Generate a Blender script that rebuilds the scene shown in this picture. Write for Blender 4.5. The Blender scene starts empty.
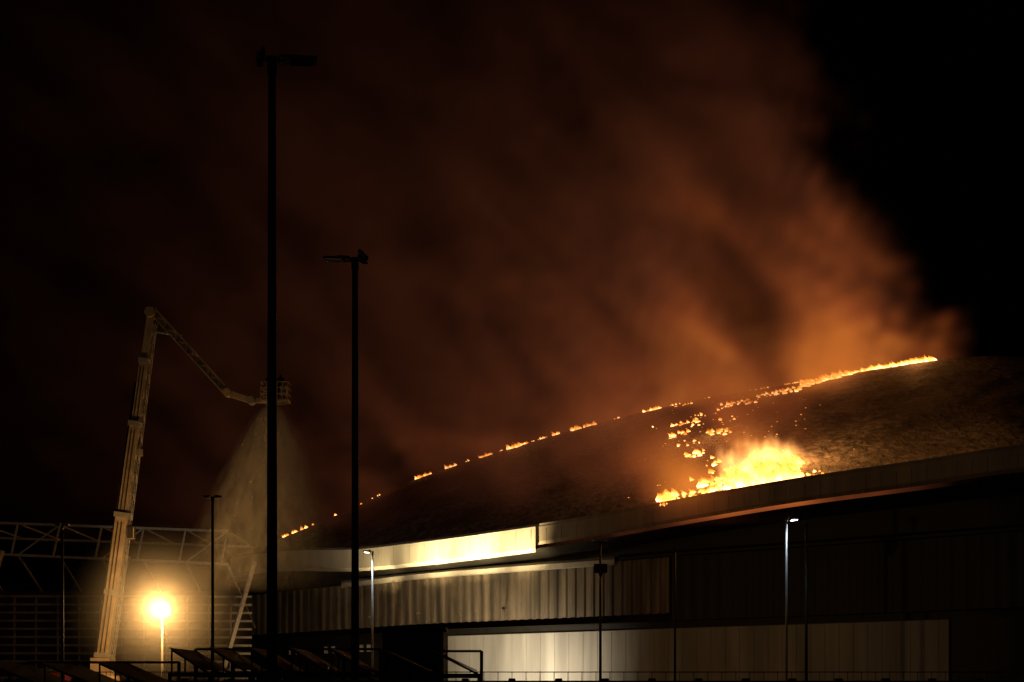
import bpy, bmesh, math, random
from mathutils import Vector, Matrix, noise as mnoise
random.seed(7)
S = bpy.context.scene
S.view_settings.view_transform='Standard'; S.view_settings.look='None'; S.view_settings.exposure=0

# ------------------------------------------------------------------ world
W = bpy.data.worlds.new("World"); S.world=W; W.use_nodes=True
nt=W.node_tree; nt.nodes.clear()
o=nt.nodes.new('ShaderNodeOutputWorld'); bg=nt.nodes.new('ShaderNodeBackground'); sk=nt.nodes.new('ShaderNodeTexSky')
sk.sky_type='NISHITA'; sk.sun_disc=False; sk.sun_elevation=math.radians(-6); sk.sun_rotation=math.radians(200)
bg.inputs[1].default_value=0.02
nt.links.new(sk.outputs[0],bg.inputs[0]); nt.links.new(bg.outputs[0],o.inputs[0])

# ------------------------------------------------------------------ material helpers
def pmat(name, col, rough=.6, metal=0., nscale=3., namt=.35, bump=.1, col2=None):
    m=bpy.data.materials.new(name); m.use_nodes=True; t=m.node_tree; n=t.nodes; l=t.links
    b=n['Principled BSDF']; b.inputs['Roughness'].default_value=rough; b.inputs['Metallic'].default_value=metal
    tc=n.new('ShaderNodeTexCoord'); no=n.new('ShaderNodeTexNoise'); no.inputs['Scale'].default_value=nscale; no.inputs['Detail'].default_value=4
    l.new(tc.outputs['Object'],no.inputs['Vector'])
    r=n.new('ShaderNodeValToRGB'); r.color_ramp.elements[0].position=.3; r.color_ramp.elements[1].position=.7
    c2=col2 or tuple(c*(1-namt) for c in col)
    r.color_ramp.elements[0].color=(*c2,1); r.color_ramp.elements[1].color=(*col,1)
    l.new(no.outputs['Fac'],r.inputs[0]); l.new(r.outputs[0],b.inputs['Base Color'])
    if bump:
        bp=n.new('ShaderNodeBump'); bp.inputs['Strength'].default_value=bump; bp.inputs['Distance'].default_value=.05
        l.new(no.outputs['Fac'],bp.inputs['Height']); l.new(bp.outputs[0],b.inputs['Normal'])
    return m
def emat(name,col,st):
    m=bpy.data.materials.new(name); m.use_nodes=True; t=m.node_tree; b=t.nodes['Principled BSDF']
    b.inputs['Base Color'].default_value=(.8,.8,.8,1)
    b.inputs['Emission Color'].default_value=(*col,1); b.inputs['Emission Strength'].default_value=st
    m.cycles.emission_sampling='NONE'
    return m
M_pole=pmat('painted_steel_dark',(.012,.012,.013),.7,0)
M_blk=pmat('weathered_black_sheet',(.012,.011,.010),.85,0)
M_galv=pmat('galvanised_steel',(.42,.42,.42),.5,.3)
M_white=pmat('white_painted_steel',(.6,.58,.54),.45)
M_cream=pmat('boom_paint',(.5,.4,.3),.5,0,1.2,.5)
M_red=pmat('red_vehicle_paint',(.2,.015,.01),.35)
M_rub=pmat('tyre_rubber',(.02,.02,.02),.85)
M_glass=pmat('dark_glass',(.02,.025,.03),.08,0,1,.1,0)
M_dark=pmat('dark_panel',(.03,.028,.027),.7,0,.6)
M_asph=pmat('asphalt',(.05,.05,.05),.9,0,4,.4,.4)
M_paint=pmat('road_paint',(.75,.75,.72),.7)
M_kerb=pmat('kerb_concrete',(.3,.29,.27),.8)

# ------------------------------------------------------------------ mesh builder
class B:
    def __init__(s): s.bm=bmesh.new(); s.mats=[]
    def mi(s,m):
        if m not in s.mats: s.mats.append(m)
        return s.mats.index(m)
    def box(s,c,size,m,rot=None,bev=0):
        r=bmesh.ops.create_cube(s.bm,size=1)
        mt=Matrix.Translation(Vector(c))@(rot.to_4x4() if rot else Matrix())@Matrix.Diagonal((*size,1))
        bmesh.ops.transform(s.bm,matrix=mt,verts=r['verts'])
        fs={f for v in r['verts'] for f in v.link_faces}
        for f in fs: f.material_index=s.mi(m)
        if bev:
            es={e for f in fs for e in f.edges}
            bmesh.ops.bevel(s.bm,geom=list(es),offset=bev,segments=2,affect='EDGES')
        return s
    def cyl(s,a,b,r1,r2,m,seg=10):
        a=Vector(a);b=Vector(b);d=b-a
        r=bmesh.ops.create_cone(s.bm,cap_ends=True,segments=seg,radius1=r1,radius2=r2,depth=d.length)
        q=Vector((0,0,1)).rotation_difference(d.normalized())
        bmesh.ops.transform(s.bm,matrix=Matrix.Translation((a+b)/2)@q.to_matrix().to_4x4(),verts=r['verts'])
        for f in {f for v in r['verts'] for f in v.link_faces}:
            f.material_index=s.mi(m); f.smooth=len(f.verts)==4
        return s
    def beam(s,a,b,w,h,m):
        a=Vector(a);b=Vector(b);d=b-a; q=d.to_track_quat('Y','Z')
        return s.box((a+b)/2,(w,d.length,h),m,q.to_matrix())
    def poly(s,pts,m):
        f=s.bm.faces.new([s.bm.verts.new(p) for p in pts]); f.material_index=s.mi(m); return s
    def done(s,name,parent=None):
        me=bpy.data.meshes.new(name); s.bm.to_mesh(me); s.bm.free()
        for m in s.mats: me.materials.append(m)
        ob=bpy.data.objects.new(name,me); S.collection.objects.link(ob); ob.parent=parent; return ob
def empty(name):
    e=bpy.data.objects.new(name,None); S.collection.objects.link(e); return e
def light(name,kind,loc,power,col,parent=None,target=None,size=.3,angle=60,blend=.6):
    L=bpy.data.lights.new(name,kind); L.energy=power; L.color=col
    if kind in('POINT','SPOT'): L.shadow_soft_size=size
    if kind=='SPOT': L.spot_size=math.radians(angle); L.spot_blend=blend
    ob=bpy.data.objects.new(name,L); S.collection.objects.link(ob); ob.location=loc; ob.parent=parent
    if target: ob.rotation_euler=(Vector(target)-Vector(loc)).to_track_quat('-Z','Y').to_euler()
    return ob
sl=light('added_facade_fill','SUN',(-50,-60,60),.022,(1,.68,.46),None,(0,60,28)); sl.data.angle=math.radians(12)  # added faint directional fill so the facade reads at night

# ------------------------------------------------------------------ ground / car park
g=B(); g.box((0,600,-.5),(3000,3000,1),M_asph); g.done('ground')
r=B(); r.poly([(-80,52,.004),(90,52,.004),(90,60,.004),(-80,60,.004)],M_asph)
for i in range(-12,16): r.poly([(i*6,55.9,.008),(i*6+3,55.9,.008),(i*6+3,56.05,.008),(i*6,56.05,.008)],M_paint)
r.box((5,60.15,.065),(170,.3,.13),M_kerb); r.done('road')

# ------------------------------------------------------------------ velodrome (survey table: tan bearing, eave dist, eave z, ridge dist, ridge z)
ST=[(-.198,161,16.5,172,17.9),(-.161,152,16.4,178,20.8),(-.110,140,15.4,176,24.4),(-.068,131,15.1,172,27.2),(-.0084,123.5,15.3,165,29.4),
    (.055,117,15.7,158,31.1),(.125,110,16.3,152,32.5),(.2025,104,16.9,147,33.5),(.2975,97,17.2,142,34.7),(.36,93,17.4,140,34.5),
    (.45,91,17.4,140,33),(.56,94,17.2,142,30),(.66,104,17,145,26),(.70,118,17,140,20)]
def sample(b):
    b=max(ST[0][0],min(ST[-1][0],b))
    for i in range(len(ST)-1):
        if b<=ST[i+1][0]+1e-9: break
    p0=ST[max(i-1,0)];p1=ST[i];p2=ST[i+1];p3=ST[min(i+2,len(ST)-1)]
    t=(b-p1[0])/(p2[0]-p1[0]); out=[]
    for k in range(1,5):
        h=p2[0]-p1[0]
        m1=(p2[k]-p0[k])/(p2[0]-p0[0])*h if p2[0]!=p0[0] else 0
        m2=(p3[k]-p1[k])/(p3[0]-p1[0])*h
        out.append((2*t**3-3*t*t+1)*p1[k]+(t**3-2*t*t+t)*m1+(-2*t**3+3*t*t)*p2[k]+(t**3-t*t)*m2)
    return out
def roof(b,v):
    De,Ze,Dr,Zr=sample(b)
    if v<=1:
        D=De+(Dr-De)*v; Z=Ze+(Zr-Ze)*(v+.08*v*(1-v))
    else:
        w=v-1; D=Dr+(Dr-De)*.9*w; Z=Zr+(16.5-Zr)*(w*.75+.25*w*w)
    return Vector((b*D,D,Z))
B0,B1=ST[0][0],ST[-1][0]
velo=empty('velodrome')
def roof_mat():
    m=bpy.data.materials.new('charred_roof_membrane'); m.use_nodes=True; t=m.node_tree;n=t.nodes;l=t.links
    b=n['Principled BSDF']; b.inputs['Roughness'].default_value=.7; b.inputs['Specular IOR Level'].default_value=.3
    tc=n.new('ShaderNodeTexCoord')
    mp=n.new('ShaderNodeMapping'); mp.inputs['Scale'].default_value=(.8,.3,.9); mp.inputs['Rotation'].default_value=(0,0,-.5); l.new(tc.outputs['Object'],mp.inputs[0])
    n1=n.new('ShaderNodeTexNoise'); n1.inputs['Scale'].default_value=1.9; n1.inputs['Detail'].default_value=5; n1.inputs['Roughness'].default_value=.75; n1.inputs['Distortion'].default_value=.3; l.new(mp.outputs[0],n1.inputs['Vector'])
    n2=n.new('ShaderNodeTexNoise'); n2.inputs['Scale'].default_value=.11; n2.inputs['Detail'].default_value=4; l.new(tc.outputs['Object'],n2.inputs['Vector'])
    r=n.new('ShaderNodeValToRGB'); e=r.color_ramp.elements
    e[0].position=.45; e[0].color=(.010,.010,.010,1); e[1].position=.63; e[1].color=(.18,.178,.17,1)
    a=n.new('ShaderNodeMath'); a.operation='MULTIPLY_ADD'; a.inputs[1].default_value=.6; l.new(n1.outputs['Fac'],a.inputs[0])
    a2=n.new('ShaderNodeMath'); a2.operation='MULTIPLY'; a2.inputs[1].default_value=.4; l.new(n2.outputs['Fac'],a2.inputs[0]); l.new(a2.outputs[0],a.inputs[2])
    l.new(a.outputs[0],r.inputs[0]); l.new(r.outputs[0],b.inputs['Base Color'])
    bp=n.new('ShaderNodeBump'); bp.inputs['Strength'].default_value=1; bp.inputs['Distance'].default_value=.9
    l.new(n1.outputs['Fac'],bp.inputs['Height']); l.new(bp.outputs[0],b.inputs['Normal'])
    return m
bm=bmesh.new(); NU,NV=420,90; grid=[]
for i in range(NU+1):
    b=B0+(B1-B0)*i/NU; row=[]
    for j in range(NV+1):
        v=2*j/NV; p=roof(b,v)
        ed=min(1,v*5)*min(1,(2-v)*5)
        k=mnoise.fractal(Vector((p.x*.3,p.y*.25,0)),1,2,4)*.14*ed
        if abs(v-1)<.12: k*=.5
        row.append(bm.verts.new((p.x,p.y,p.z+k)))
    grid.append(row)
for i in range(NU):
    for j in range(NV):
        f=bm.faces.new((grid[i][j],grid[i+1][j],grid[i+1][j+1],grid[i][j+1])); f.smooth=True
me=bpy.data.meshes.new('roof'); bm.to_mesh(me); bm.free(); me.materials.append(roof_mat())
ro=bpy.data.objects.new('roof',me); S.collection.objects.link(ro); ro.parent=velo

def eave_off(b,off,back=False):
    De,Ze,Dr,Zr=sample(b)
    if back: D=Dr+(Dr-De)*.9-off; Z=16.5
    else: D=De+off; Z=Ze
    return b*D,D,Z
def ribbon(name,profile,mats,b0,b1,n=260,back=False):
    bb=B()
    for m in mats: bb.mi(m)
    prev=None
    for i in range(n+1):
        b=b0+(b1-b0)*i/n; cur=[]
        for off,zz in profile:
            x,y,z=eave_off(b,off,back)
            cur.append(bb.bm.verts.new((x,y,(z+zz[1]) if zz[0]=='e' else zz[1])))
        if prev:
            for k in range(len(profile)-1):
                f=bb.bm.faces.new((prev[k],cur[k],cur[k+1],prev[k+1])); f.material_index=0
        prev=cur
    return bb.done(name,velo)
def cladding(name,col,col2,sc=.35):
    m=bpy.data.materials.new(name); m.use_nodes=True; t=m.node_tree;n=t.nodes;l=t.links
    b=n['Principled BSDF']; b.inputs['Roughness'].default_value=.6
    tc=n.new('ShaderNodeTexCoord'); mp=n.new('ShaderNodeMapping'); mp.inputs['Scale'].default_value=(1,1,.12); l.new(tc.outputs['Object'],mp.inputs[0])
    no=n.new('ShaderNodeTexNoise'); no.inputs['Scale'].default_value=sc*3; no.inputs['Detail'].default_value=6; l.new(mp.outputs[0],no.inputs['Vector'])
    r=n.new('ShaderNodeValToRGB'); r.color_ramp.elements[0].position=.35;r.color_ramp.elements[1].position=.65
    r.color_ramp.elements[0].color=(*col2,1); r.color_ramp.elements[1].color=(*col,1)
    l.new(no.outputs['Fac'],r.inputs[0]); l.new(r.outputs[0],b.inputs['Base Color']); return m
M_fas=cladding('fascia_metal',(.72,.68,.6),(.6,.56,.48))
M_fas2=cladding('fascia_brown',(.46,.39,.32),(.32,.27,.22))  # browner and darker than the left fascia
M_sof=cladding('soffit_panels',(.35,.32,.28),(.22,.2,.18))
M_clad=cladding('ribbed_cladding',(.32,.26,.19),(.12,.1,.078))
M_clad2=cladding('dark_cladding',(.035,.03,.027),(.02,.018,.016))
M_low=cladding('white_base_wall',(.66,.64,.59),(.42,.4,.37),.2)
bs=.0165
ribbon('gutter_kerb',[(.9,('e',.0)),(.55,('e',.4)),(.0,('e',.36)),(0,('e',.06))],[M_sof],B0,B1)
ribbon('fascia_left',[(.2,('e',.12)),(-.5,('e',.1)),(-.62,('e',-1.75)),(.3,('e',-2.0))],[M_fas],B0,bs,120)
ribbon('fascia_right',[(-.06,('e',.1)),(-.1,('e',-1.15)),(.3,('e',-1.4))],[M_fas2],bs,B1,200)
ribbon('fascia_rear',[(0,('e',.1)),(0,('e',-1.5)),(4,('e',-1.8)),(4,('z',0))],[M_dark],B0,B1,120,True)
ribbon('soffit',[(.3,('e',-1.7)),(4.0,('e',-2.3))],[M_clad2],B0,B1)
ribbon('upper_wall',[(4.0,('e',-2.3)),(4.0,('z',11.6))],[M_clad2],B0,B1)
ribbon('cornice',[(4.0,('z',12.9)),(2.6,('z',12.55)),(2.6,('z',12.15)),(3.2,('z',12.1))],[M_fas],-.12,.072,120)
ribbon('cornice_right',[(4.0,('z',13.0)),(3.0,('z',12.7)),(3.0,('z',12.5)),(3.2,('z',12.4))],[M_clad2],.075,B1,120)
ribbon('lower_soffit',[(3.2,('z',7.3)),(5.0,('z',7.3)),(5.0,('z',6.2))],[M_clad2],B0,B1)
ribbon('base_wall',[(5.0,('z',6.75)),(4.6,('z',6.7)),(4.6,('z',0))],[M_low],-.045,.307,200)
ribbon('base_wall_left',[(5.0,('z',6.5)),(5.0,('z',0))],[M_clad2],B0,-.045,60)
ribbon('base_wall_dark',[(4.8,('z',6.7)),(4.8,('z',0))],[M_clad2],.307,B1,60)
def ribbed(name,b0,b1,z0,z1,mat,pitch=.55,depth=.10):
    bb=B(); bb.mi(mat); b=b0; k=0; prev=None
    while b<b1:
        for off in ((0,depth,depth,0)[k%4],):
            x,y,z=eave_off(b,3.2+off)
            jz=0.03*math.sin(k*1.7)
            cur=(bb.bm.verts.new((x,y,z0+jz)),bb.bm.verts.new((x,y,z1)))
        if prev: bb.bm.faces.new((prev[0],cur[0],cur[1],prev[1]))
        prev=cur; k+=1; b+=pitch/4/y/1.15
    return bb.done(name,velo)
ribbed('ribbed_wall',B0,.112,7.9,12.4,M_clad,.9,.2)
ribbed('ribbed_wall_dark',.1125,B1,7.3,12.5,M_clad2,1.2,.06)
jj=B()
for i in range(70):
    b=-.04+i*.010
    if b>.305: break
    x,y,z=eave_off(b,4.59); jj.box((x,y,3.3),(.025,.03,6.6),M_sof)
for b in (-.02,.07,.16,.25):
    x,y,z=eave_off(b,4.5); jj.box((x,y,1.2),(2.0,.12,2.4),M_dark)
for i in range(22):
    b=-.155+i*.005
    x,y,z=eave_off(b,4.9)
    if i%5 in(0,1): jj.box((x,y,5.9),(.6,.1,.7),M_white)
for i in range(60):
    b=-.19+i*.0107
    off=-.6 if b<bs else -.1
    x,y,z=eave_off(b,off); jj.box((x,y,z-.8),(.03,.03,1.3),M_sof)
UP=[-.100,-.066,-.036,-.006]  # added brackets and spots to brighten the left fascia
for b in UP:
    x0,y0,_=eave_off(b,3.3); x1,y1,_=eave_off(b,-5.2)
    jj.beam((x0,y0,8.05),(x1,y1,8.4),.07,.07,M_clad); jj.box((x1,y1,8.5),(.3,.22,.16),M_clad,None,.02)
jj.done('joints_and_doors',velo)
for b,pw in zip(UP,(3600,11500,15000,11500)):
    x1,y1,_=eave_off(b,-5.2); xe,ye,ze=eave_off(b,-.6)
    light('added_fascia_uplight','SPOT',(x1,y1,8.65),pw,(1,.74,.34),velo,(xe,ye,ze+.7),.15,80,1)  # added fill spots aimed up at the fascia

# ------------------------------------------------------------------ flames
def flame_mat():
    m=bpy.data.materials.new('flame'); m.use_nodes=True; t=m.node_tree;n=t.nodes;l=t.links; n.clear()
    out=n.new('ShaderNodeOutputMaterial'); em=n.new('ShaderNodeEmission'); tr=n.new('ShaderNodeBsdfTransparent'); mx=n.new('ShaderNodeMixShader')
    at=n.new('ShaderNodeAttribute'); at.attribute_name='burn'
    r=n.new('ShaderNodeValToRGB'); e=r.color_ramp.elements
    e[0].position=0; e[0].color=(1,.14,.01,1); e[1].position=1; e[1].color=(1,.56,.19,1)
    q=r.color_ramp.elements.new(.45); q.color=(1,.27,.03,1)
    l.new(at.outputs['Fac'],r.inputs[0]); l.new(r.outputs[0],em.inputs[0])
    s=n.new('ShaderNodeMapRange'); s.inputs[1].default_value=0; s.inputs[2].default_value=1; s.inputs[3].default_value=.7; s.inputs[4].default_value=9
    l.new(at.outputs['Fac'],s.inputs[0]); l.new(s.outputs[0],em.inputs[1])
    tc=n.new('ShaderNodeTexCoord'); no=n.new('ShaderNodeTexNoise'); no.inputs['Scale'].default_value=2.6; no.inputs['Detail'].default_value=2
    l.new(tc.outputs['Object'],no.inputs['Vector'])
    a=n.new('ShaderNodeMath'); a.operation='ADD'; l.new(at.outputs['Fac'],a.inputs[0]); l.new(no.outputs['Fac'],a.inputs[1])
    mr=n.new('ShaderNodeMapRange'); mr.inputs[1].default_value=.6; mr.inputs[2].default_value=1.35; l.new(a.outputs[0],mr.inputs[0])
    l.new(mr.outputs[0],mx.inputs[0]); l.new(tr.outputs[0],mx.inputs[1]); l.new(em.outputs[0],mx.inputs[2]); l.new(mx.outputs[0],out.inputs[0])
    m.cycles.emission_sampling='NONE'
    return m
fire=empty('roof_fire')
fbm=bmesh.new(); hl=fbm.verts.layers.float.new('burn')
def tongue(p,h,w,hot=1):
    seg,rg=7,5; rows=[]; lean=random.uniform(.2,1.0); ph=random.random()*9; ay=random.uniform(-.2,.2)
    for j in range(rg+1):
        t=j/rg; rr=w*max(.03,(1-t)**.8*(.6+.6*math.sin(math.pi*min(1,t*1.2+.12))))
        cx=-lean*h*t*t+math.sin(ph+t*5)*.12*h*t; cy=ay*h*t; row=[]
        for k in range(seg):
            a=2*math.pi*k/seg+ph
            q=1+.35*math.sin(a*2+ph+t*4)
            v=fbm.verts.new((p.x+cx+math.cos(a)*rr*q,p.y+cy+math.sin(a)*rr*q,p.z-.15*h+t*h)); v[hl]=hot*(1-t); row.append(v)
        rows.append(row)
    for j in range(rg):
        for k in range(seg):
            f=fbm.faces.new((rows[j][k],rows[j][(k+1)%seg],rows[j+1][(k+1)%seg],rows[j+1][k])); f.smooth=True
def bx(c): return (c-512)/1422
P=[(283,290,1,1,.4,.8,7),(293,314,1,1,.3,.8,12),(333,338,1,1,.3,.5,2),(358,362,1,1,.3,.4,2),(372,380,1,1,.3,.5,3),
 (415,433,.99,1.,.4,.8,20),(446,456,.99,1,.4,.8,11),(466,470,1,1,.3,.5,2),(478,492,.99,1,.4,.7,13),(497,502,1,1,.3,.4,2),(508,521,.98,1,.6,1.0,18),(522,534,1,1,.3,.6,9),
 (538,549,1,1,.3,.5,8),(553,561,1,1,.4,.8,8),(572,598,.99,1,.4,.8,24),(606,625,1,1,.2,.4,3),(640,662,1,1,.3,.6,13),(664,680,1,1,.2,.4,4),(674,694,.95,.97,.3,.5,8),
 (700,715,1,1,.2,.4,3),(745,770,1,1,.2,.4,5),(785,800,1,1,.3,.5,9),(800,860,.985,1,.3,.6,50),(860,935,.985,1,.3,.7,110),(802,822,.93,.97,.5,.9,24),(822,855,.95,.99,.5,1.1,44),(870,900,.98,1,.4,.8,24),(905,935,.985,1,.5,.9,40),
 (720,758,.80,.86,.2,.6,30),(757,800,.86,.9,.2,.6,34),(775,812,.9,.93,.3,.6,26),
 (672,698,.68,.74,.3,.6,14),(667,690,.56,.6,.3,.7,18),(684,706,.62,.7,.2,.5,8),(708,732,.48,.54,.4,.8,20),(685,705,.33,.37,.4,.8,14),(650,660,.7,.75,.2,.4,2),
 (690,720,.74,.8,.2,.45,8),(718,735,.62,.7,.2,.4,5),(676,700,.44,.5,.25,.5,7),
 (700,730,.22,.3,.2,.5,6),(690,740,.12,.18,.2,.6,10),(662,676,.0,.06,.5,1.0,20),(676,700,.02,.06,.3,.6,14),
 (700,730,.03,.12,.4,.8,40),(728,800,.03,.12,.7,1.2,150),(738,795,.03,.10,1.2,1.9,60),(762,785,.04,.1,1.8,2.7,12),(800,830,.02,.05,.2,.4,8)]
for a,b,v0,v1,h0,h1,n in P:
    ks=.82 if v0>.3 else 1
    for i in range(n):
        bb_=bx(random.uniform(a,b)); v=random.uniform(v0,v1); p=roof(bb_,v)
        h=random.uniform(h0,h1)*ks*random.choice((.6,1,1,1.15)); tongue(p,h,h*random.uniform(.28,.5),random.uniform(.5,1.1))
me=bpy.data.meshes.new('flames'); fbm.to_mesh(me); fbm.free(); me.materials.append(flame_mat())
fo=bpy.data.objects.new('flames',me); S.collection.objects.link(fo); fo.parent=fire
eb=B(); ME=emat('ember_glow',(1,.3,.04),1.6)
for i in range(130):
    c=random.gauss(730,46); p=roof(bx(c),random.uniform(.05,.95)); s=random.uniform(.03,.07)
    eb.box(p,(s*2,s,s*.7),ME)
eb.done('embers',fire)
m=bpy.data.materials.new('flame_gas'); m.use_nodes=True; t=m.node_tree;n=t.nodes;l=t.links;n.clear()
FCN=roof(bx(765),.07); FR=(5.2,3.6,3.5)
tc=n.new('ShaderNodeTexCoord'); ln=n.new('ShaderNodeVectorMath'); ln.operation='LENGTH'; l.new(tc.outputs['Object'],ln.inputs[0])
mp=n.new('ShaderNodeMapping'); mp.inputs['Scale'].default_value=(4.2,3,1.6); l.new(tc.outputs['Object'],mp.inputs[0])
no=n.new('ShaderNodeTexNoise'); no.inputs['Scale'].default_value=1.; no.inputs['Detail'].default_value=3; l.new(mp.outputs[0],no.inputs['Vector'])
a=n.new('ShaderNodeMath'); a.operation='MULTIPLY_ADD'; a.inputs[1].default_value=1.3; l.new(no.outputs['Fac'],a.inputs[0])
a2=n.new('ShaderNodeMath'); a2.operation='MULTIPLY'; a2.inputs[1].default_value=-1; l.new(ln.outputs['Value'],a2.inputs[0]); l.new(a2.outputs[0],a.inputs[2])
mr=n.new('ShaderNodeMapRange'); mr.interpolation_type='SMOOTHSTEP'; mr.inputs[1].default_value=-.25; mr.inputs[2].default_value=.5; l.new(a.outputs[0],mr.inputs[0])
pw=n.new('ShaderNodeMath'); pw.operation='POWER'; pw.inputs[1].default_value=2.2; l.new(mr.outputs[0],pw.inputs[0])
ms=n.new('ShaderNodeMath'); ms.operation='MULTIPLY'; ms.inputs[1].default_value=1.7; l.new(pw.outputs[0],ms.inputs[0])
fd=n.new('ShaderNodeMapRange'); fd.interpolation_type='SMOOTHSTEP'; fd.inputs[1].default_value=.98; fd.inputs[2].default_value=.6; l.new(ln.outputs['Value'],fd.inputs[0])
mm=n.new('ShaderNodeMath'); mm.operation='MULTIPLY'; l.new(ms.outputs[0],mm.inputs[0]); l.new(fd.outputs[0],mm.inputs[1])
em=n.new('ShaderNodeEmission'); em.inputs[0].default_value=(1,.4,.1,1); l.new(mm.outputs[0],em.inputs[1])
out=n.new('ShaderNodeOutputMaterial'); l.new(em.outputs[0],out.inputs['Volume']); m.cycles.volume_step_rate=1
bm=bmesh.new(); bmesh.ops.create_icosphere(bm,subdivisions=3,radius=1)
me=bpy.data.meshes.new('flame_gas'); bm.to_mesh(me); bm.free(); me.materials.append(m)
fg=bpy.data.objects.new('flame_gas',me); S.collection.objects.link(fg); fg.location=(FCN.x-.3,FCN.y,FCN.z+.7); fg.scale=FR; fg.parent=fire
FC=(1,.36,.08)
for c,v,up,pw in [(515,.96,3,500),(600,.93,3,700),(705,.5,2.2,1500),
                  (770,.08,3.5,7000),(835,.97,2,900),(915,.985,1.5,600)]:
    p=roof(bx(c),v); light('fire_light','POINT',(p.x,p.y-.3,p.z+up),pw,FC,fire,size=.9)

# ------------------------------------------------------------------ smoke: two grids baked by geometry nodes (extinction, and firelight painted in as emission)
class NB:
    def __init__(s,t): s.t=t; s.n=t.nodes; s.l=t.links
    def val(s,q,i,x):
        if isinstance(x,(int,float)): q.inputs[i].default_value=x
        else: s.l.new(x,q.inputs[i])
    def M(s,op,a,b=0.,clamp=False):
        q=s.n.new('ShaderNodeMath'); q.operation=op; q.use_clamp=clamp; s.val(q,0,a); s.val(q,1,b); return q.outputs[0]
    def V(s,op,a,b):
        q=s.n.new('ShaderNodeVectorMath'); q.operation=op
        for i,x in((0,a),(1,b)):
            if isinstance(x,(tuple,Vector)): q.inputs[i].default_value=tuple(x)
            else: s.l.new(x,q.inputs[i])
        return q
    def sm(s,x,a,b_,lo=0.,hi=1.):
        u=s.M('DIVIDE',s.M('SUBTRACT',x,float(a)),float(b_-a),clamp=True)
        w=s.M('MULTIPLY',s.M('MULTIPLY',u,u),s.M('SUBTRACT',3.,s.M('MULTIPLY',u,2.)))
        return s.M('ADD',s.M('MULTIPLY',w,float(hi-lo)),float(lo))
    def dist(s,p,A,Bp):
        A=Vector(A);Bp=Vector(Bp);ba=Bp-A
        pa=s.V('SUBTRACT',p,A).outputs[0]
        h=s.M('DIVIDE',s.V('DOT_PRODUCT',pa,ba).outputs['Value'],ba.dot(ba),clamp=True)
        sc=s.n.new('ShaderNodeVectorMath'); sc.operation='SCALE'; sc.inputs[0].default_value=ba; s.l.new(h,sc.inputs['Scale'])
        ln=s.n.new('ShaderNodeVectorMath'); ln.operation='LENGTH'; s.l.new(s.V('SUBTRACT',pa,sc.outputs[0]).outputs[0],ln.inputs[0])
        return ln.outputs['Value']
    def noise(s,pos,scale,detail,rough,stretch=(1,1,1),dist=0.,off=(0,0,0)):
        v=s.V('MULTIPLY',s.V('ADD',pos,off).outputs[0],stretch).outputs[0]
        q=s.n.new('ShaderNodeTexNoise'); q.inputs['Scale'].default_value=scale; q.inputs['Detail'].default_value=detail; q.inputs['Roughness'].default_value=rough; q.inputs['Distortion'].default_value=dist
        s.l.new(v,q.inputs['Vector']); return q.outputs[0]
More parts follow.
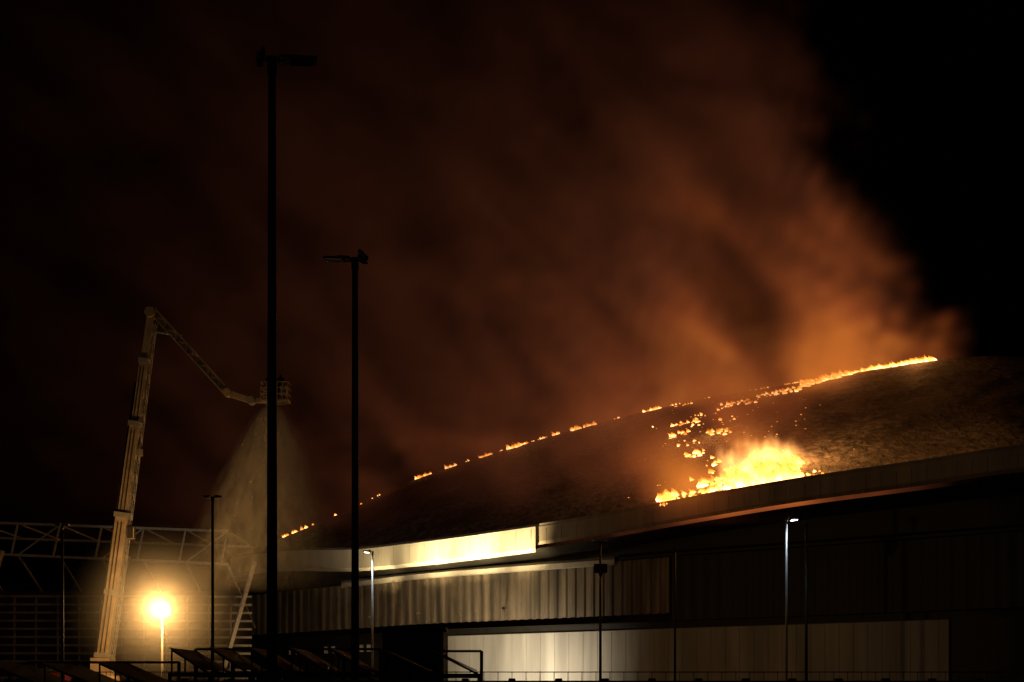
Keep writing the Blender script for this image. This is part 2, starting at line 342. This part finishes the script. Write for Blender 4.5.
def smoke_grid(glow):
    K=100.   # grid scale, undone in the shader, keeps faint smoke above the grid's pruning threshold
    gt=bpy.data.node_groups.new('smoke_painted_firelight' if glow else 'smoke_density','GeometryNodeTree')
    gt.interface.new_socket('Geometry',in_out='INPUT',socket_type='NodeSocketGeometry')
    gt.interface.new_socket('Geometry',in_out='OUTPUT',socket_type='NodeSocketGeometry')
    b=NB(gt); n=gt.nodes;l=gt.links
    pos=n.new('GeometryNodeInputPosition').outputs[0]
    sp=n.new('ShaderNodeSeparateXYZ'); l.new(pos,sp.inputs[0]); X,Y,Z=sp.outputs
    M=b.M; sm=b.sm
    cx=n.new('ShaderNodeCombineXYZ'); l.new(M('ADD',X,M('MULTIPLY',Z,.9)),cx.inputs[0]); l.new(Y,cx.inputs[1]); l.new(Z,cx.inputs[2]); ps=cx.outputs[0]
    NP=dict(scale=.085,detail=7,rough=.6,stretch=(1,.65,.95),dist=.8)
    n1=b.noise(ps,**NP)
    nz=M('SUBTRACT',n1,.5)
    zb=M('MAXIMUM',M('SUBTRACT',Z,34.),0.)
    brd=M('SUBTRACT',43.,M('MULTIPLY',zb,.5))
    brd=M('SUBTRACT',brd,M('MULTIPLY',M('MAXIMUM',M('SUBTRACT',141.,Y),0.),.62))
    wob=M('MULTIPLY',nz,M('ADD',14.,M('MULTIPLY',zb,1.4)))
    brd=M('ADD',brd,wob)
    mr=sm(M('SUBTRACT',brd,X),-2,7)
    ml=sm(M('ADD',X,M('MULTIPLY',nz,30.)),-62,-26)
    mb=sm(Y,184,166); mt=sm(Z,90,48); mz=sm(Z,16,23,.0,1)
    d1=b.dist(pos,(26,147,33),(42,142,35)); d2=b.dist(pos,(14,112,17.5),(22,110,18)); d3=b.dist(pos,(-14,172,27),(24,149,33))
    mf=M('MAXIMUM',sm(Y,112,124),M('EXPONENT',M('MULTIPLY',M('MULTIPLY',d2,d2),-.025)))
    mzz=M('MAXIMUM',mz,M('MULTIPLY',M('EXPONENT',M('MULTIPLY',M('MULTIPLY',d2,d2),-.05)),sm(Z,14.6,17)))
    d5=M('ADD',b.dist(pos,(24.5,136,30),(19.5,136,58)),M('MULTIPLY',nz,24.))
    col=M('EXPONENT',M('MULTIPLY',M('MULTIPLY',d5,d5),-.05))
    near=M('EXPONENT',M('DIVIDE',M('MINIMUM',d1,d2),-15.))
    dens=M('MULTIPLY',sm(n1,.42,.60,.1,1),M('ADD',.034,M('MULTIPLY',near,.09)))
    dens=M('ADD',dens,M('MULTIPLY',col,.11))
    for k in (mr,ml,mf,mb,mt,mzz): dens=M('MULTIPLY',dens,k)
    edge=M('MULTIPLY',sm(Y,103.5,106.5),sm(Z,14.4,15.4))
    dens=M('MULTIPLY',dens,edge)
    res=dens
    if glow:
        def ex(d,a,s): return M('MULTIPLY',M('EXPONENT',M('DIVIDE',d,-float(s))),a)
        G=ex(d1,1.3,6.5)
        for q in (ex(d1,.068,20.),ex(d2,1.7,4.6),ex(d3,.075,13.),ex(d3,.30,3.6)): G=M('ADD',G,q)  # firelight painted in as emission, falling off with distance from the fires
        G=M('MULTIPLY',G,M('SUBTRACT',1.,M('MULTIPLY',col,.93)))  # shade painted into the emission along a dark column
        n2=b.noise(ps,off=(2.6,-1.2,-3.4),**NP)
        G=M('MULTIPLY',G,M('MINIMUM',M('MAXIMUM',M('ADD',.85,M('MULTIPLY',M('SUBTRACT',n1,n2),7.)),.12),2.2))  # painted self-shading: billow sides away from the fire are dimmed
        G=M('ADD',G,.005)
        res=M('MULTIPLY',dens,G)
    res=M('MULTIPLY',res,K)
    vc=n.new('GeometryNodeVolumeCube'); l.new(res,vc.inputs['Density']); vc.inputs['Background'].default_value=0.
    # hulls of the two grids are deliberately different so no faces coincide
    lo,hi=((-66.3,103.6,14.4),(62.7,185.3,91.2)) if glow else ((-71.9,101.3,11.3),(67.1,189.7,96.9))
    vc.inputs['Min'].default_value=lo; vc.inputs['Max'].default_value=hi
    for i,k in enumerate('XYZ'): vc.inputs['Resolution '+k].default_value=int((hi[i]-lo[i])/(1.33 if glow else 1.47))
    m=bpy.data.materials.new('smoke_painted_firelight' if glow else 'smoke_extinction'); m.use_nodes=True
    st=n.new('GeometryNodeSetMaterial'); st.inputs['Material'].default_value=m; l.new(vc.outputs[0],st.inputs[0])
    go=n.new('NodeGroupOutput'); l.new(st.outputs[0],go.inputs[0])
    t=m.node_tree;n=t.nodes;l=t.links;n.clear(); b=NB(t); M=b.M
    out=n.new('ShaderNodeOutputMaterial')
    at=n.new('ShaderNodeAttribute'); at.attribute_name='density'
    val=M('MULTIPLY',at.outputs['Fac'],1/K)
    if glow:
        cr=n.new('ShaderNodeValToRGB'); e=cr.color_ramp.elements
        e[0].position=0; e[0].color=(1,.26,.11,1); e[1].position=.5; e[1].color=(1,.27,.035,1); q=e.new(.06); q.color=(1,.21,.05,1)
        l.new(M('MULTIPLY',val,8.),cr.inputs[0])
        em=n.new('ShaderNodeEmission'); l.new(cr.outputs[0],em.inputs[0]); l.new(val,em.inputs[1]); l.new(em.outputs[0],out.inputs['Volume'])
    else:
        ab=n.new('ShaderNodeVolumeAbsorption'); ab.inputs[0].default_value=(0,0,0,1); l.new(val,ab.inputs['Density']); l.new(ab.outputs[0],out.inputs['Volume'])
    m.cycles.volume_step_rate=3.0
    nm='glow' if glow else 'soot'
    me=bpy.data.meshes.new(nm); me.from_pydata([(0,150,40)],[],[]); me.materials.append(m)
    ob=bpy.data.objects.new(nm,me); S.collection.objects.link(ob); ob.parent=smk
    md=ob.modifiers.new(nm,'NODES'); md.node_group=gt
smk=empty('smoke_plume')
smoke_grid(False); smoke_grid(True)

# ------------------------------------------------------------------ street lamps
def lamp(x,y,h,r0,r1,heads,lit=None,pole=M_pole,name='street_lamp'):
    b=B(); b.cyl((x,y,0),(x,y,.35),r0*2.2,r0*2.2,M_kerb,14); b.box((x,y,.37),(r0*4,r0*4,.04),pole)
    b.cyl((x,y,.35),(x,y,h-.05),r0,r1,pole,14); b.cyl((x,y,h-.25),(x,y,h+.03),r1*1.3,r1*1.3,pole,12)
    b.box((x,y-r0-.005,1.1),(r0*1.1,.02,.45),M_galv)
    for ang,ln,w,th in heads:
        a=math.radians(ang); d=Vector((math.cos(a),math.sin(a),0)); R=Matrix.Rotation(a,3,'Z')@Matrix.Rotation(math.radians(-4),3,'Y')
        c=Vector((x,y,h))
        b.cyl(c-d*.05,c+d*.2+Vector((0,0,.01)),r1*.6,r1*.6,pole,8)
        b.box(c+d*(.1+ln/2)+Vector((0,0,.02)),(ln,w,th),pole,R,th*.3)
        b.box(c+d*(.1+ln*.25)+Vector((0,0,.02+th*.6)),(ln*.45,w*.7,th*.5),pole,R,th*.15)
        b.box(c+d*(.1+ln*.6)+Vector((0,0,.02-th*.5)),(ln*.6,w*.8,.02),lit if lit else M_glass,R)
    return b.done(name)
lamp(-3.88,23,11.9,.095,.06,[(190,.16,.34,.18),(12,.62,.32,.05)])
lamp(-3.75,34,12.0,.10,.07,[(172,.66,.34,.06),(-20,.2,.34,.22)])
lamp(-16.0,76,12.0,.10,.07,[(180,.4,.35,.12),(0,.4,.35,.12)])
lamp(-25.6,81,11.1,.10,.07,[(180,.3,.35,.12),(0,.3,.35,.12)])
M_led=emat('led_cold',(.75,.9,1),25)
M_led2=emat('led_warm',(1,.95,.8),12)
L1=lamp(16.4,85,11.9,.085,.06,[(0,.6,.4,.14)],M_led,M_galv)
light('led_light','SPOT',(16.8,84.6,11.75),230,(.7,.88,1),L1,(16.4,84.7,0),.1,110,1)
lamp(18.0,87,11.9,.10,.07,[(180,.5,.35,.1)],None,M_pole)
L2=lamp(-10.3,105,11.9,.10,.07,[(180,.55,.4,.14)],M_led2,M_galv)
light('led_light','SPOT',(-10.8,104.6,11.7),400,(.8,.93,1),L2,(-10.3,104.7,0),.1,120,1)
lamp(11.0,96,11.3,.09,.06,[(180,.3,.3,.1),(0,.3,.3,.1)])
c=B(); c.cyl((5.9,95,0),(5.9,95,11.6),.11,.07,M_pole,12); c.box((5.9,95,11.55),(1.0,.12,.1),M_pole)
for dx in(-.4,.4): c.box((5.9+dx,94.9,11.72),(.2,.4,.18),M_galv,None,.03)
c.box((5.9,94.8,9.8),(.9,.3,.6),M_pole,None,.04); c.box((5.9,94.8,.8),(.5,.3,.9),M_galv,None,.03); c.cyl((5.9,94.8,9.5),(5.9,94.8,9.2),.16,.05,M_glass)
c.done('cctv_mast')

fl=B(); FX,FY,FZ=-21.15,86,6.55
M_fl=emat('sodium_lens',(1,.62,.2),40)
fl.cyl((FX,FY,0),(FX,FY,FZ-.3),.09,.06,M_galv,12); fl.box((FX,FY,FZ-.3),(1.0,.1,.1),M_galv)
fl.cyl((FX,FY+.15,FZ),(FX,FY-.12,FZ),.2,.52,M_pole,24); fl.cyl((FX,FY-.12,FZ),(FX,FY-.2,FZ),.5,.46,M_fl,24)
fl.box((FX,FY,.5),(1.6,1.0,.8),M_white,None,.05)
for dx in(-.9,.9): fl.cyl((FX+dx,FY-.1,.3),(FX+dx,FY+.1,.3),.3,.3,M_rub,16)
FL=fl.done('flood_light_tower')
light('added_wall_fill','POINT',(FX,FY-.9,FZ),2400,(1,.5,.14),FL,size=.25)
m=bpy.data.materials.new('lamp_halo'); m.use_nodes=True; n=m.node_tree.nodes; l=m.node_tree.links; n.clear()  # added scattering volume standing in for glare around the lamp
tc=n.new('ShaderNodeTexCoord'); ln=n.new('ShaderNodeVectorMath'); ln.operation='LENGTH'; l.new(tc.outputs['Object'],ln.inputs[0])
mr=n.new('ShaderNodeMapRange'); mr.interpolation_type='SMOOTHSTEP'; mr.inputs[1].default_value=1; mr.inputs[2].default_value=0; mr.inputs[3].default_value=0; mr.inputs[4].default_value=.13; l.new(ln.outputs['Value'],mr.inputs[0])
vo=n.new('ShaderNodeVolumeScatter'); l.new(mr.outputs[0],vo.inputs['Density']); vo.inputs['Anisotropy'].default_value=.2; oo=n.new('ShaderNodeOutputMaterial'); l.new(vo.outputs[0],oo.inputs['Volume']); m.cycles.volume_step_rate=1.5
bm=bmesh.new(); bmesh.ops.create_icosphere(bm,subdivisions=3,radius=1)
me=bpy.data.meshes.new('lamp_halo_volume'); bm.to_mesh(me); bm.free(); me.materials.append(m); mo=bpy.data.objects.new('lamp_halo_volume',me); S.collection.objects.link(mo)
mo.location=(FX,FY-.6,FZ); mo.scale=(6,3.4,5.6)

def added_flood(x,y,z,tx,ty,tz,pw,col,ang,name='added_flood_mast'):  # added low masts and spots that brighten the walls
    b=B(); b.cyl((x,y,0),(x,y,z-.3),.08,.06,M_galv,10); b.box((x,y,z),(.6,.3,.4),M_pole,None,.04); b.box((x,y,z-.27),(.7,.1,.1),M_galv)
    o_=b.done(name); light('added_wall_fill','SPOT',(x,y+.5,z+.1),pw,col,o_,(tx,ty,tz),.25,ang,1)
added_flood(-5.6,117,4.6,-4.2,126,13.5,1200,(1,.66,.24),125)
added_flood(-1.6,118,2.2,1.0,125,3.2,3800,(1,.82,.55),150)
added_flood(-22,122,3.2,-17,142,12,1100,(1,.6,.25),120)

# ------------------------------------------------------------------ aerial platform fire truck
T=empty('aerial_platform_fire_truck')
def lattice(b,a,c,w,h,m,n,chord=.09,lace=.05,solid=None):
    a=Vector(a);c=Vector(c);d=(c-a); L=d.length; u=d.normalized(); s=Vector((0,1,0)); s=(s-u*s.dot(u)).normalized(); up=u.cross(s)
    C=lambda t,i,j: a+u*(L*t)+s*(w/2*i)+up*(h/2*j)
    for i in(-1,1):
        for j in(-1,1): b.beam(C(0,i,j),C(1,i,j),chord,chord,m)
    for k in range(n):
        t0,t1=k/n,(k+1)/n; f=1 if k%2 else -1
        for i in(-1,1): b.beam(C(t0,i,-f),C(t1,i,f),lace,lace,m)
        for j in(-1,1): b.beam(C(t0,-f,j),C(t1,f,j),lace,lace,m); b.beam(C(t0,-1,j),C(t0,1,j),lace,lace,m)
    if solid: b.beam(a,c,w*solid,h*solid,m)
bo=B(); base=Vector((-25.9,90,3.4)); tip=Vector((-22.85,90,25.6)); u=(tip-base)
pt=lambda t: base+u*t
bo.beam(pt(0),pt(.42),.7,.72,M_cream); bo.beam(pt(.40),pt(.68),.56,.58,M_cream); bo.beam(pt(.66),pt(.86),.44,.46,M_cream); bo.beam(pt(.84),pt(1),.34,.38,M_cream)
for t,w in((.42,.86),(.68,.7),(.86,.55),(.2,.78),(.02,.9)):
    bo.beam(pt(t-.006),pt(t+.008),w,w+.08,M_galv)
lattice(bo,pt(0)+Vector((.55,0,0)),pt(.97)+Vector((.33,0,0)),.4,.22,M_galv,34,.04,.025)
for k in range(3): bo.cyl(pt(.0)+Vector((-.5,-.3+.2*k,0)),pt(.8)+Vector((-.32,-.3+.2*k,0)),.03,.03,M_rub,6)
for t0,t1,w in ((.03,.4,.7),(.43,.66,.56),(.69,.84,.44)):
    bo.beam(pt(t0)+Vector((.12,-w/2-.02,0)),pt(t1)+Vector((.08,-w/2-.02,0)),.03,.06,M_dark)
    bo.beam(pt(t0)+Vector((-.2*w,-w/2-.03,0)),pt(t1)+Vector((-.2*w,-w/2-.03,0)),.05,.04,M_rub)
bo.box(pt(.37)+Vector((.7,-.1,0)),(.45,.5,.8),M_dark,None,.05); bo.box(pt(.6)+Vector((.5,0,0)),(.35,.4,.45),M_galv,None,.04)
bo.cyl(tip+Vector((0,-.4,-.05)),tip+Vector((0,.4,-.05)),.32,.32,M_cream,20)
bo.done('main_boom',T)
ar=B(); k1=Vector((-18.0,90,20.5)); k2=Vector((-16.5,90,20.0))
lattice(ar,tip+Vector((.1,0,.1)),k1,.36,.42,M_cream,14,.09,.05,.6)
ar.cyl(tip+Vector((.3,0,-1.2)),tip+Vector((1.9,0,-1.5)),.10,.07,M_galv,10)
ar.cyl(k1+Vector((0,-.3,0)),k1+Vector((0,.3,0)),.25,.25,M_cream,16)
ar.beam(k1,k2,.32,.36,M_cream); ar.cyl(k2+Vector((0,-.3,0)),k2+Vector((0,.3,0)),.25,.25,M_galv,16); ar.beam(k2,k2+Vector((.9,0,.0)),.25,.28,M_cream)
ar.done('articulated_arm',T)
ca=B(); cx,cy,cz=-14.95,90,19.95; cw,cd,ch=1.7,1.1,1.15
ca.box((cx,cy,cz),(cw,cd,.08),M_galv); ca.box((cx,cy,cz-.12),(cw*.7,.2,.16),M_cream)
for z in(.4,.78,ch):
    for sy in(-1,1): ca.beam((cx-cw/2,cy+sy*cd/2,cz+z),(cx+cw/2,cy+sy*cd/2,cz+z),.045,.045,M_cream)
    for sx in(-1,1): ca.beam((cx+sx*cw/2,cy-cd/2,cz+z),(cx+sx*cw/2,cy+cd/2,cz+z),.045,.045,M_cream)
for i in range(6):
    for sy in(-1,1): ca.beam((cx-cw/2+cw*i/5,cy+sy*cd/2,cz),(cx-cw/2+cw*i/5,cy+sy*cd/2,cz+ch),.04,.04,M_cream)
ca.box((cx+.55,cy-.3,cz+.6),(.4,.4,.7),M_galv,None,.04); ca.cyl((cx-.3,cy-.6,cz+.3),(cx-.3,cy-1.1,cz+.15),.1,.06,M_red,10)
ca.done('rescue_cage',T)
def person(x,y,z,name,lean=0):
    me=bpy.data.meshes.new(name); J=[(0,0,.95),(0,0,1.2),(0,0,1.42),(0,0,1.55),(0,-.02,1.72),(.19,0,1.42),(.27,-.12,1.15),(.2,-.34,1.05),(-.19,0,1.42),(-.27,-.12,1.15),(-.2,-.34,1.05),(.1,0,.88),(.12,-.02,.48),(.12,.02,.06),(.12,-.16,.04),(-.1,0,.88),(-.12,-.02,.48),(-.12,.02,.06),(-.12,-.16,.04)]
    E=[(0,1),(1,2),(2,3),(3,4),(2,5),(5,6),(6,7),(2,8),(8,9),(9,10),(0,11),(11,12),(12,13),(13,14),(0,15),(15,16),(16,17),(17,18)]
    Rr=[.15,.16,.15,.07,.13,.085,.06,.05,.085,.06,.05,.1,.075,.06,.05,.1,.075,.06,.05]
    me.from_pydata([Vector(j)+Vector((lean*j[2]*.1,0,0)) for j in J],E,[])
    ob=bpy.data.objects.new(name,me); S.collection.objects.link(ob); ob.location=(x,y,z); me.materials.append(pmat(name+'_turnout',(.1,.08,.05),.8))
    sm_=ob.modifiers.new('skin','SKIN')
    for i,rr in enumerate(Rr): me.skin_vertices[0].data[i].radius=(rr,rr)
    me.skin_vertices[0].data[0].use_root=True
    ob.modifiers.new('sub','SUBSURF').levels=1
    return ob
person(cx-.35,cy,cz+.04,'firefighter'); person(cx+.2,cy+.2,cz+.04,'firefighter',.5)
tr=B()
tr.box((-25,90,1.1),(9.5,2.4,.5),M_dark); tr.box((-24.6,90,1.75),(6.5,2.45,.85),M_red,None,.06); tr.box((-29.2,90,1.9),(2.0,2.4,2.2),M_red,None,.15)
tr.box((-29.4,88.78,2.3),(1.3,.04,.7),M_glass); tr.box((-30.23,90,2.3),(.04,2.0,.8),M_glass); tr.box((-29.2,90,3.08),(.5,1.6,.16),M_glass,None,.04)
for x in(-29,-24,-22.5):
    for y in(88.85,91.15): tr.cyl((x,y-.15,.5),(x,y+.15,.5),.5,.5,M_rub,20); tr.cyl((x,y-.17,.5),(x,y+.17,.5),.22,.22,M_galv,12)
tr.cyl((-25.9,90,2.15),(-25.9,90,2.6),1.1,1.0,M_cream,24)
for sy in(-.5,.5): tr.box((-25.9,90+sy,3.1),(1.3,.15,1.3),M_cream,None,.03)
for x in(-27,-21.5):
    for sy in(-1,1):
        tr.beam((x,90,1.0),(x,90+sy*2.6,1.0),.25,.25,M_cream); tr.cyl((x,90+sy*2.6,1.0),(x,90+sy*2.6,.06),.08,.08,M_galv); tr.cyl((x,90+sy*2.6,.06),(x,90+sy*2.6,0.0),.3,.3,M_dark)
tr.done('chassis_and_turntable',T)

def water():
    m=bpy.data.materials.new('water_spray'); m.use_nodes=True; t=m.node_tree;n=t.nodes;l=t.links;n.clear()
    out=n.new('ShaderNodeOutputMaterial'); tr=n.new('ShaderNodeBsdfTransparent'); tl=n.new('ShaderNodeBsdfDiffuse')
    tl.inputs[0].default_value=(.88,.88,.86,1)
    at=n.new('ShaderNodeAttribute'); at.attribute_name='st'
    mp=n.new('ShaderNodeMapping'); mp.inputs['Scale'].default_value=(22,7,3); l.new(at.outputs['Vector'],mp.inputs[0])
    no=n.new('ShaderNodeTexNoise'); no.inputs['Scale'].default_value=1; no.inputs['Detail'].default_value=6; no.inputs['Roughness'].default_value=.8; no.inputs['Distortion'].default_value=.5; l.new(mp.outputs[0],no.inputs['Vector'])
    fa=n.new('ShaderNodeAttribute'); fa.attribute_name='fade'
    g_=n.new('ShaderNodeMapRange'); g_.inputs[1].default_value=.38; g_.inputs[2].default_value=.68; g_.inputs[3].default_value=.04; g_.inputs[4].default_value=.42; l.new(no.outputs['Fac'],g_.inputs[0])
    mu=n.new('ShaderNodeMath'); mu.operation='MULTIPLY'; l.new(fa.outputs['Fac'],mu.inputs[0]); l.new(g_.outputs[0],mu.inputs[1])
    mx=n.new('ShaderNodeMixShader'); l.new(mu.outputs[0],mx.inputs[0]); l.new(tr.outputs[0],mx.inputs[1]); l.new(tl.outputs[0],mx.inputs[2]); l.new(mx.outputs[0],out.inputs[0])
    bm=bmesh.new(); lay=bm.verts.layers.float_vector.new('st'); fl_=bm.verts.layers.float.new('fade')
    ox,oy,oz=-15.1,89.4,19.8
    for s in range(4):
        yo=(s-2)*.28; kk=random.uniform(.95,1.35); prev=None; ph=random.random()*6; sk_=random.uniform(-.08,.1)
        for j in range(26):
            t_=j/25; h=12.0*t_; w=.9*kk*(h**.64)+.06; row=[]
            for i in range(25):
                q=i/24*2-1
                v=bm.verts.new((ox+q*w+(sk_-.03)*h+.12*math.sin(h*.8+ph),oy+yo*math.sqrt(h+.01)*.5+.25*q*q*w*.3,oz-h)); v[lay]=(i/24.*.6+s*1.37,t_,s*1.0)
                v[fl_]=max(0,(1-abs(q)**2.2))*max(0,1-t_)**.8*(1.15 if q<0 else .9); row.append(v)
            if prev:
                for i in range(24):
                    qf=bm.faces.new((prev[i],prev[i+1],row[i+1],row[i])); qf.smooth=True
            prev=row
    me=bpy.data.meshes.new('water_spray'); bm.to_mesh(me); bm.free(); me.materials.append(m)
    ob=bpy.data.objects.new('water_spray',me); S.collection.objects.link(ob)
water()

# ------------------------------------------------------------------ arena with truss roof on the left
st=B(); Y0=130
xl,xr=-72.,-26.
for (z0,z1,y) in ((17.3,16.2,Y0),(14.6,13.2,Y0),(17.0,16.0,Y0+12)):
    st.beam((xl,y,z0+.6),(xr,y,z1),.22,.22,M_white)
n=13
for i in range(n):
    x=xl+(xr-xl)*i/(n-1); f=(x-xl)/(xr-xl); zt=17.9-1.7*f; zb=15.2-2.0*f
    st.beam((x,Y0,zt),(x,Y0+12,zt-.2),.14,.14,M_white)
    st.beam((x-.6,Y0,zb),(x,Y0,zt),.15,.15,M_white)
    if i<n-1 and i%2:
        x2=xl+(xr-xl)*(i+1)/(n-1); st.beam((x,Y0,zb),(x2,Y0,zt-.13),.12,.12,M_white)
    if i%3==0:
        st.beam((x+2.5,Y0-.2,zb+.2),(x-.8,Y0-3,0),.3,.35,M_white)
    st.beam((x,Y0,zb),(x,Y0+14,8),.15,.15,M_white)
for k in range(11):
    z=10.4-k*.75; st.beam((xl,Y0+1.2,z),(xr+2,Y0+1.2,z-.1),.12,.2,M_sof)
st.box(((xl+xr)/2,Y0+8,5.5),(xr-xl,8,11),M_dark)
for i in range(24): st.box((xl+2*i,Y0+1.5,5.2),(.15,.15,10.4),M_sof)
st.cyl((-62,108,0),(-62,108,25.5),.2,.12,M_galv,12); st.box((-62,108,26),(2.4,.4,1.2),M_dark)  # mast added out of view to carry the roof fill
AR=st.done('arena_building')
light('added_roof_flood','SPOT',(-61,108,26),16000,(1,.82,.6),AR,(-6,136,20),.5,46,1)  # added spot from outside the view, brightens the left roof

# ------------------------------------------------------------------ canopies
def canopy(x0,x1,y,z,dep,n,tilt=.3,name='carport_canopy'):
    b=B(); w=(x1-x0)/n
    b.beam((x0,y,z-.75),(x1,y,z-.75),.07,.1,M_blk); b.beam((x0,y+dep,z-.75),(x1,y+dep,z-.75),.07,.1,M_blk)
    b.beam((x0,y+dep+.1,z),(x1,y+dep+.1,z),.05,.07,M_blk)
    for i in range(n+1):
        x=x0+w*i
        b.cyl((x,y,0),(x,y,z-.7),.05,.05,M_blk,8); b.cyl((x,y+dep,0),(x,y+dep,z),.05,.05,M_blk,8)
    for i in range(n):
        xa=x0+w*i; hb=z-.1+random.uniform(-.02,.02)
        for yy in (y,y+dep*.5,y+dep):
            b.beam((xa+.05,yy,hb),(xa+w*.92,yy,z-.68),.05,.06,M_blk); b.beam((xa+.05,yy,hb),(xa+.05,yy,z-.7),.04,.04,M_blk)
        b.poly([(xa+.02,y-.1,hb+.05),(xa+w*.95,y-.1,z-.63),(xa+w*.95,y+dep+.1,z-.63),(xa+.02,y+dep+.1,hb+.05)],M_pole)
        b.beam((xa+.02,y-.12,hb+.05),(xa+w*.95,y-.12,z-.63),.03,.035,M_kerb)
    b.done(name)
canopy(-14,-9.6,38,2.5,3,3)
canopy(-8.9,-3.7,37,2.85,3,5)
canopy(-3.5,-.9,39,2.85,3,2)
k=B(); k.box((-4.8,70,2.3),(2.95,2.4,4.6),M_blk,None,.05); k.box((-4.8,70,4.68),(3.2,2.7,.14),M_pole); k.box((-4.8,68.77,2.9),(1.8,.04,1.2),M_glass); k.done('security_kiosk')
k=B(); k.box((0,61,1.05),(60,.2,2.1),M_blk)
for i in range(31): k.box((-30+2*i,60.95,1.1),(.3,.35,2.2),M_blk,None,.02)
for i in range(100): k.cyl((-30+.6*i,61,2.1),(-30+.6*i,61,2.5),.015,.015,M_pole,5)
k.box((0,61,2.47),(60,.04,.04),M_pole); k.done('perimeter_wall')

# ------------------------------------------------------------------ camera
cd=bpy.data.cameras.new('camera'); cam=bpy.data.objects.new('camera',cd); S.collection.objects.link(cam)
cam.location=(0,0,1.7); cam.rotation_euler=(math.radians(90),0,0); cd.lens=50; cd.sensor_width=36; cd.shift_y=349/1024; cd.clip_end=4000
S.camera=cam
